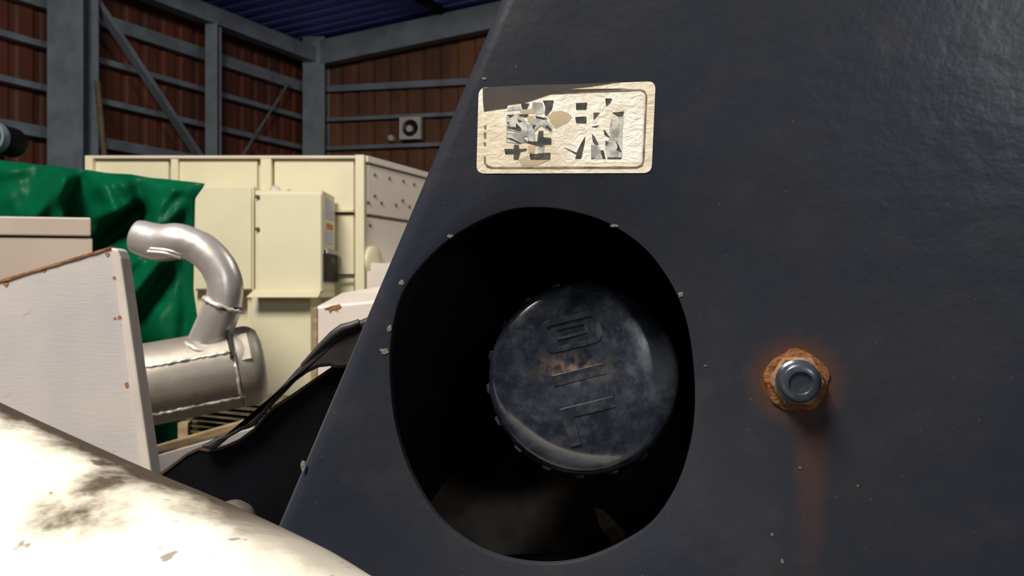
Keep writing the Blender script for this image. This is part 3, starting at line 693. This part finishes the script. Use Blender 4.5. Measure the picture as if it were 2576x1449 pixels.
cap = lathe('fuel_cap', prof, cc, cax, M['cap'], wm, 120, split=70)
cs = cax.cross(V((0, 0, 1))).normalized(); ct = cs.cross(cax).normalized()   # cs to the right
cs = cs if cs.x > 0 else -cs; ct = ct if ct.z > 0 else -ct
for k in range(18):
    a = 2*math.pi*(k+0.35)/18; rd = cs*math.cos(a)+ct*math.sin(a); tg = -cs*math.sin(a)+ct*math.cos(a)
    c0 = cc+rd*(RC-0.001)
    hexa('grip_ridge', [c0-tg*0.004+cax*0.009, c0+tg*0.004+cax*0.009, c0+tg*0.0028+rd*0.0032+cax*0.011, c0-tg*0.0028+rd*0.0032+cax*0.011,
                        c0-tg*0.004+cax*0.033, c0+tg*0.004+cax*0.033, c0+tg*0.0028+rd*0.0032+cax*0.033, c0-tg*0.0028+rd*0.0032+cax*0.033], M['cap'], cap, 0.0007)
def CP(u, v, lift=0.0):         # pixel on the cap face plane
    p0 = cc-cax*(0.0040+lift); d = V(((u-CU)/F, 1, -(v-CV)/F)); t = (p0-eye).dot(cax)/d.dot(cax); return eye+d*t
ca, sa = math.cos(math.radians(-14)), math.sin(math.radians(-14))
def RR(cx, cy, x, y): return (cx+x*ca-y*sa, cy+x*sa+y*ca)
def emboss(name, poly, h=0.0008, bev=0.0005):
    return prism(name, [CP(*q, h) for q in poly], cax*(h+0.002), M['capmark'], cap, bev)
def rrect(cx, cy, hw, hh, r, n=5):
    out = []
    for (sx_, sy_, a0) in ((1, 1, 0), (-1, 1, 90), (-1, -1, 180), (1, -1, 270)):
        for k in range(n+1):
            a = math.radians(a0+90*k/n); out.append(RR(cx, cy, sx_*(hw-r)+r*math.cos(a), sy_*(hh-r)+r*math.sin(a)))
    return out
def ringmark(name, cx, cy, hw, hh, r, wd, h=0.0008):
    A_, B_ = rrect(cx, cy, hw, hh, r), rrect(cx, cy, hw-wd, hh-wd, max(1, r-wd)); n = len(A_)
    vs = [CP(*q, -0.001) for q in A_]+[CP(*q, h) for q in rrect(cx, cy, hw-1, hh-1, r)]+[CP(*q, h) for q in rrect(cx, cy, hw-wd+1, hh-wd+1, max(1, r-wd))]+[CP(*q, -0.001) for q in B_]
    fs = [[l*n+k, l*n+(k+1) % n, (l+1) % 4*n+(k+1) % n, (l+1) % 4*n+k] for l in range(4) for k in range(n)]
    return build(name, vs, fs, M['capmark'], cap)
ringmark('raised_mark', 1438, 835, 74, 42, 22, 15)
ringmark('raised_mark', 1436, 832, 42, 16, 3, 8)
emboss('raised_mark', [RR(1457, 943, *q) for q in ((-68, -15), (68, -15), (68, 15), (-68, 15))])
emboss('raised_mark', [RR(1478, 1027, *q) for q in ((-70, -15), (70, -15), (70, 15), (-38, 15), (-38, 85), (-66, 85))])
# bolt
bt = thing('bolt', 'x', 'x', bolt); del bt['label']; del bt['category']
bt.parent = wm; bt.location = bolt-wm.location
M['rustnut'] = simple('rusty_zinc', (0.30, 0.18, 0.10, 1), (0.18, 0.08, 0.03, 1), 120, 0.6, 0.2, bump=0.3, bscale=300)
M['rustring'] = simple('deep_rust', (0.11, 0.035, 0.010, 1), (0.22, 0.09, 0.03, 1), 150, 0.85, bump=0.4, bscale=300)
M['stud'] = simple('dark_blue_steel', (0.09, 0.11, 0.14, 1), (0.06, 0.07, 0.09, 1), 150, 0.28, 0.6)
lathe('hex_nut', [(0.0135, 0.0), (0.0155, 0.0008), (0.0155, 0.004), (0.0140, 0.0055)], bolt, PN, M['rustnut'], bt, 6)
lathe('washer', [(0.0175, 0.0), (0.0175, 0.0012), (0.0165, 0.0016)], bolt, PN, M['rustring'], bt, 32, mod=lambda j, a: 1+0.05*math.sin(a*5)+0.03*math.sin(a*9+1))
lathe('stud', [(0.0125, 0.004), (0.0125, 0.0065), (0.0112, 0.0075), (0.0110, 0.0125), (0.0095, 0.0140), (0.0065, 0.0141), (0.0060, 0.0128), (0.001, 0.0125)], bolt, PN, M['stud'], bt, 40)
# paint chips
for (u, v, r, e) in ((1218, 197, 7, 0.55), (967, 882, 12, 0.7), (1712, 740, 7, 1.2), (1775, 920, 5, 0.5), (980, 825, 6, 1.8), (1132, 594, 8, 0.7), (762, 1172, 6, 2.4), (1547, 568, 12, 0.35),
                     (2013, 1177, 4, 1), (1942, 1345, 4, 1), (1968, 1412, 4, 1.4), (1010, 712, 6, 1.6), (2158, 1222, 3, 1)):
    n_ = 9; pts = [(u+r*random.uniform(0.6, 1.25)*math.cos(2*math.pi*k/n_), v+r*e*random.uniform(0.5, 1.25)*math.sin(2*math.pi*k/n_)) for k in range(n_)]
    prism('paint_chip', [PP(a, b, 0.0003) for (a, b) in pts], PN*-0.0012, M['chip'], panel)
# ---- decal
def DZ(x, y): return (1160+x/4.770, 180+y/4.770)
M['decal'] = None
n = NT('worn_cream_decal')
cdc = n.mix(n.step(n.noise(22, 4, None, 0.6), 0.42, 0.62), (0.90, 0.80, 0.66, 1), (0.74, 0.63, 0.48, 1))
cdc = n.mix(n.math('MULTIPLY', n.step(n.noise(120, 4), 0.55, 0.75), 0.4), cdc, (0.48, 0.42, 0.34, 1))
n.bump(n.noise(110, 3, n.mapped(n.tc.outputs['Object'], (1, 1, 1.8), rot=(0, 0.7, 0)), 0.5, 1.5), 0.22, 0.003)
M['decal'] = n.fin(cdc, 0.55, 0.0, 0.3)
n = NT('decal_whiter_film'); n.bump(n.noise(120, 3, n.mapped(n.tc.outputs['Object'], (1, 1, 1.8), rot=(0, 0.7, 0)), 0.5, 1.5), 0.28, 0.003)
M['decal2'] = n.fin(n.mix(n.step(n.noise(60, 4), 0.4, 0.65), (0.95, 0.90, 0.80, 1), (0.78, 0.70, 0.58, 1)), 0.5, 0.0, 0.3)
M['decaltan'] = simple('decal_tan_stain', (0.56, 0.45, 0.29, 1), (0.48, 0.38, 0.24, 1), 40, 0.5)
M['ink'] = simple('worn_black_ink', (0.035, 0.032, 0.03, 1), (0.09, 0.085, 0.08, 1), 180, 0.5)
M['inkgrey'] = simple('faded_grey_ink', (0.66, 0.65, 0.58, 1), (0.28, 0.29, 0.27, 1), 160, 0.5)
M['border'] = simple('decal_brown_line', (0.11, 0.085, 0.06, 1), (0.30, 0.24, 0.17, 1), 120, 0.5)
M['smear'] = simple('dark_brown_grime', (0.040, 0.034, 0.031, 1), (0.060, 0.045, 0.036, 1), 50, 0.55)
def dpoly(name, pts, lift, mat, par, zc=True, th=0.00012):
    return prism(name, [PP(*(DZ(*p) if zc else p), lift) for p in pts], PN*-th, mat, par)
def rquad(tl, tr, br, bl, r, n=6):
    q = [V((*tl, 0)), V((*tr, 0)), V((*br, 0)), V((*bl, 0))]; out = []
    for i in range(4):
        p, a, b = q[i], q[i-1], q[(i+1) % 4]; da, db = (a-p).normalized(), (b-p).normalized()
        s_, e_ = p+da*r, p+db*r
        for k in range(n+1):
            t = k/n; m = s_*(1-t)**2+p*2*t*(1-t)+e_*t*t; out.append((m.x, m.y))
    return out
DB = dpoly('decal', rquad((212, 195), (2335, 118), (2285, 1218), (185, 1225), 100), 0.00035, M['decal'], wm, th=0.0003)
DB['label'] = 'worn cream diesel decal with faded black characters'
dpoly('white_film', [(560, 500), (1000, 330), (1150, 285), (2160, 240), (2195, 300), (2160, 1090), (1250, 1100), (1130, 900), (1080, 700), (1030, 560)], 0.00043, M['decal2'], DB)
def stroke(name, pts, wd, lift, mat, par):
    n = len(pts); P = [V((*p, 0)) for p in pts]; L, Rr = [], []
    for i in range(n):
        t = (P[min(n-1, i+1)]-P[max(0, i-1)]).normalized(); nn = V((-t.y, t.x, 0))*wd/2*random.uniform(0.75, 1.2); L.append(P[i]+nn); Rr.append(P[i]-nn)
    vs = [PP(*DZ(p.x, p.y), lift) for p in L+Rr]+[PP(*DZ(p.x, p.y), lift-0.0001) for p in L+Rr]; fs = []
    for i in range(n-1): fs += [[i, i+1, n+i+1, n+i], [2*n+i, 2*n+i+1, 3*n+i+1, 3*n+i], [i, i+1, 2*n+i+1, 2*n+i], [n+i, n+i+1, 3*n+i+1, 3*n+i]]
    return build(name, vs, fs, mat, par)
L1 = 0.00055
ln = lambda a, b, k=14: [(a[0]+(b[0]-a[0])*i/k, a[1]+(b[1]-a[1])*i/k) for i in range(k+1)]
stroke('border_line', ln((1050, 262), (2150, 222))+[(2200, 240), (2222, 290)]+ln((2222, 300), (2185, 1080), 10)+[(2165, 1125), (2110, 1150)]+ln((2100, 1152), (370, 1155), 24)+[(320, 1140), (288, 1100)]+ln((286, 1090), (284, 1020), 3), 24, L1, M['border'], DB)
for (a, b) in (((290, 650), (290, 690)), ((288, 730), (286, 800)), ((286, 850), (285, 890))): stroke('border_line', ln(a, b, 3), 26, L1, M['border'], DB)
dpoly('grime_smear', [(262, 205), (340, 190), (800, 165), (1500, 150), (1900, 128), (1500, 185), (1200, 215), (2000, 205), (1700, 232), (1080, 268), (900, 330), (760, 375), (560, 400), (545, 440), (420, 455), (275, 478), (262, 330)], 0.00062, M['smear'], DB)
for pts in ([(1040, 540), (1100, 485), (1200, 470), (1290, 500), (1335, 550), (1290, 610), (1200, 650), (1140, 690), (1090, 640)], [(800, 540), (870, 530), (900, 600), (840, 640), (800, 600)],
            [(800, 890), (890, 880), (880, 970), (810, 980)], [(690, 1060), (800, 1000), (820, 1062), (1050, 1068), (900, 1130), (720, 1130)], [(700, 470), (900, 440), (880, 510), (720, 515)]):
    dpoly('tan_stain', pts, 0.00050, M['decaltan'], DB)
def glyph(par_pts, base_pts, name='character'):
    """one printed character: grey worn film and black remnants"""
    vs, fs, fm = [], [], []
    for lift, group, mi in ((0.00058, base_pts, 1), (0.00068, par_pts, 0)):
        for poly in group:
            n = len(poly); b = len(vs)
            vs += [PP(*DZ(*p), lift) for p in poly]+[PP(*DZ(*p), lift-0.0001) for p in poly]
            fs.append([b+i for i in range(n)]); fm.append(mi)
            for i in range(n): fs.append([b+i, b+(i+1) % n, b+n+(i+1) % n, b+n+i]); fm.append(mi)
    return build(name, vs, fs, M['ink'], DB, mats=[M['inkgrey']], fm=fm)
g1 = glyph([[(980, 350), (1110, 348), (1090, 450), (1030, 530), (1005, 520), (1010, 420)], [(720, 385), (820, 385), (790, 450), (730, 450)], [(700, 515), (810, 515), (790, 545), (700, 540)],
       [(550, 520), (640, 520), (590, 560)], [(890, 530), (1040, 570), (990, 580), (900, 560)], [(555, 660), (660, 670), (660, 620), (720, 680), (720, 720), (560, 682)],
       [(680, 570), (740, 600), (690, 612)], [(540, 800), (600, 798), (720, 858), (690, 862), (600, 822)], [(740, 790), (790, 832), (770, 842)],
       [(930, 720), (985, 710), (985, 790), (1080, 798), (1080, 870), (1000, 875), (970, 912), (920, 890), (780, 852), (800, 840), (915, 842)],
       [(520, 930), (630, 930), (640, 880), (690, 880), (700, 930), (790, 925), (780, 945), (710, 962), (685, 1052), (630, 1052), (635, 985), (530, 990)],
       [(820, 1010), (830, 985), (920, 990), (1000, 978), (1072, 975), (1066, 1052), (1030, 1052), (830, 1055)], [(1040, 640), (1090, 700), (1080, 720), (1010, 670)], [(850, 650), (900, 640), (870, 700)],
       [(548, 610), (580, 605), (575, 640)]],
      [[(560, 440), (700, 400), (720, 460), (560, 472)], [(860, 370), (975, 375), (1005, 500), (900, 520), (850, 440)], [(540, 530), (700, 500), (810, 640), (800, 780), (740, 790), (700, 730), (545, 700)],
       [(800, 650), (900, 560), (1020, 580), (1090, 650), (1095, 740), (960, 650), (880, 720), (890, 850), (800, 830)], [(545, 735), (700, 740), (780, 850), (690, 862), (540, 850)], [(910, 900), (1000, 880), (990, 980), (920, 985)]])
g1['label'] = 'faded left character of the diesel decal'
g2 = glyph([[(1380, 380), (1512, 375), (1502, 456), (1380, 458)], [(1370, 548), (1502, 540), (1502, 620), (1380, 618)], [(1730, 325), (1810, 325), (1790, 370), (1740, 418)], [(1590, 495), (1662, 495), (1620, 545), (1590, 582)],
       [(1810, 492), (1870, 490), (1952, 480), (1940, 530), (1890, 542)], [(1565, 662), (1660, 645), (1620, 670)], [(1230, 908), (1385, 975), (1430, 880), (1490, 780), (1480, 860), (1440, 1045), (1368, 1045), (1388, 1000)],
       [(1570, 745), (1600, 780), (1650, 870), (1610, 882), (1580, 842)], [(1710, 700), (1730, 710), (1792, 800), (1720, 762)], [(1670, 945), (1710, 950), (1732, 1046), (1698, 1046)], [(1850, 820), (1890, 880), (1925, 970), (1862, 945), (1880, 905)],
       [(1760, 1030), (1920, 1034), (1920, 1048), (1760, 1048)], [(1730, 830), (1770, 850), (1740, 900)], [(1560, 1035), (1610, 1040), (1560, 1048)]],
      [[(1800, 570), (1950, 545), (1935, 700), (1930, 1035), (1745, 1045), (1720, 870), (1790, 800), (1780, 690)], [(1560, 880), (1650, 900), (1680, 950), (1700, 1046), (1560, 1048)]])
g2['label'] = 'faded right character of the diesel decal'
# ---- dark bracket plate and strap seen left of the panel
DK = 0.70
top = [(905, 880), (860, 905), (830, 928), (790, 955), (740, 990), (690, 1022), (668, 1044), (640, 1078), (600, 1108), (560, 1126), (528, 1132), (500, 1128), (470, 1142), (430, 1172), (400, 1194), (250, 1300)]
poly = [W(u, v, DK) for (u, v) in top]+[W(250, 1900, DK), W(1060, 1900, DK), W(1060, 880, DK)]
nP = len(poly); bk = [p+V((0, 0.008, 0)) for p in poly]
fs = [list(range(nP)), list(range(2*nP-1, nP-1, -1))]+[[i, (i+1) % nP, nP+(i+1) % nP, nP+i] for i in range(nP)]
M['rustdark'] = simple('dark_rust', (0.09, 0.045, 0.022, 1), (0.035, 0.022, 0.016, 1), 40, 0.7)
br_ = build('bracket_plate', poly+bk, fs, M['blackpaint'], wm)
er = [W(u, v-2.5, DK-0.001) for (u, v) in top[1:-1]]+[W(u, v+4+3*random.random(), DK-0.001) for (u, v) in reversed(top[1:-1])]
prism('rust_brown_edge', er, (0, 0.011, 0), M['rustdark'], br_)
sp_up = [(1010, 760), (900, 808), (886, 815), (862, 822), (838, 838), (806, 868), (775, 900), (744, 930), (716, 962), (690, 988), (650, 1030), (610, 1066), (570, 1090), (530, 1108), (498, 1126)]
sp_lo = [(1010, 880), (915, 905), (880, 925), (845, 928), (828, 922), (800, 925), (768, 940), (738, 962), (712, 990), (690, 1012), (664, 1040), (640, 1070), (606, 1084), (570, 1104), (534, 1134)]
poly = [W(u, v, DK-0.012) for (u, v) in sp_up]+[W(u, v, DK-0.012) for (u, v) in reversed(sp_lo)]
st_ = prism('strap', poly, (0, 0.010, 0), M['strap'], wm, 0.003)
tube('strap_roll', [W(905, 812, DK-0.012), W(886, 820, DK-0.012), W(862, 827, DK-0.012), W(838, 843, DK-0.012), W(806, 872, DK-0.011), W(760, 920, DK-0.01)], [0.0035, 0.004, 0.0045, 0.004, 0.003, 0.002], M['strap'], wm, 12)
# scrap of peeled paint lying on the tank shoulder
M['scrap'] = simple('dirty_white_scrap', (0.80, 0.72, 0.52, 1), (0.42, 0.32, 0.18, 1), 60, 0.7)
scp = [(1497, 1277), (1520, 1284), (1548, 1312), (1572, 1338), (1578, 1362), (1558, 1352), (1545, 1372), (1525, 1352), (1508, 1320)]
sc_ = prism('paint_scrap', [W(u, v, 0.632+0.0004*(v-1277)*0.1) for (u, v) in scp], (0, 0.003, -0.001), M['scrap'], wm)
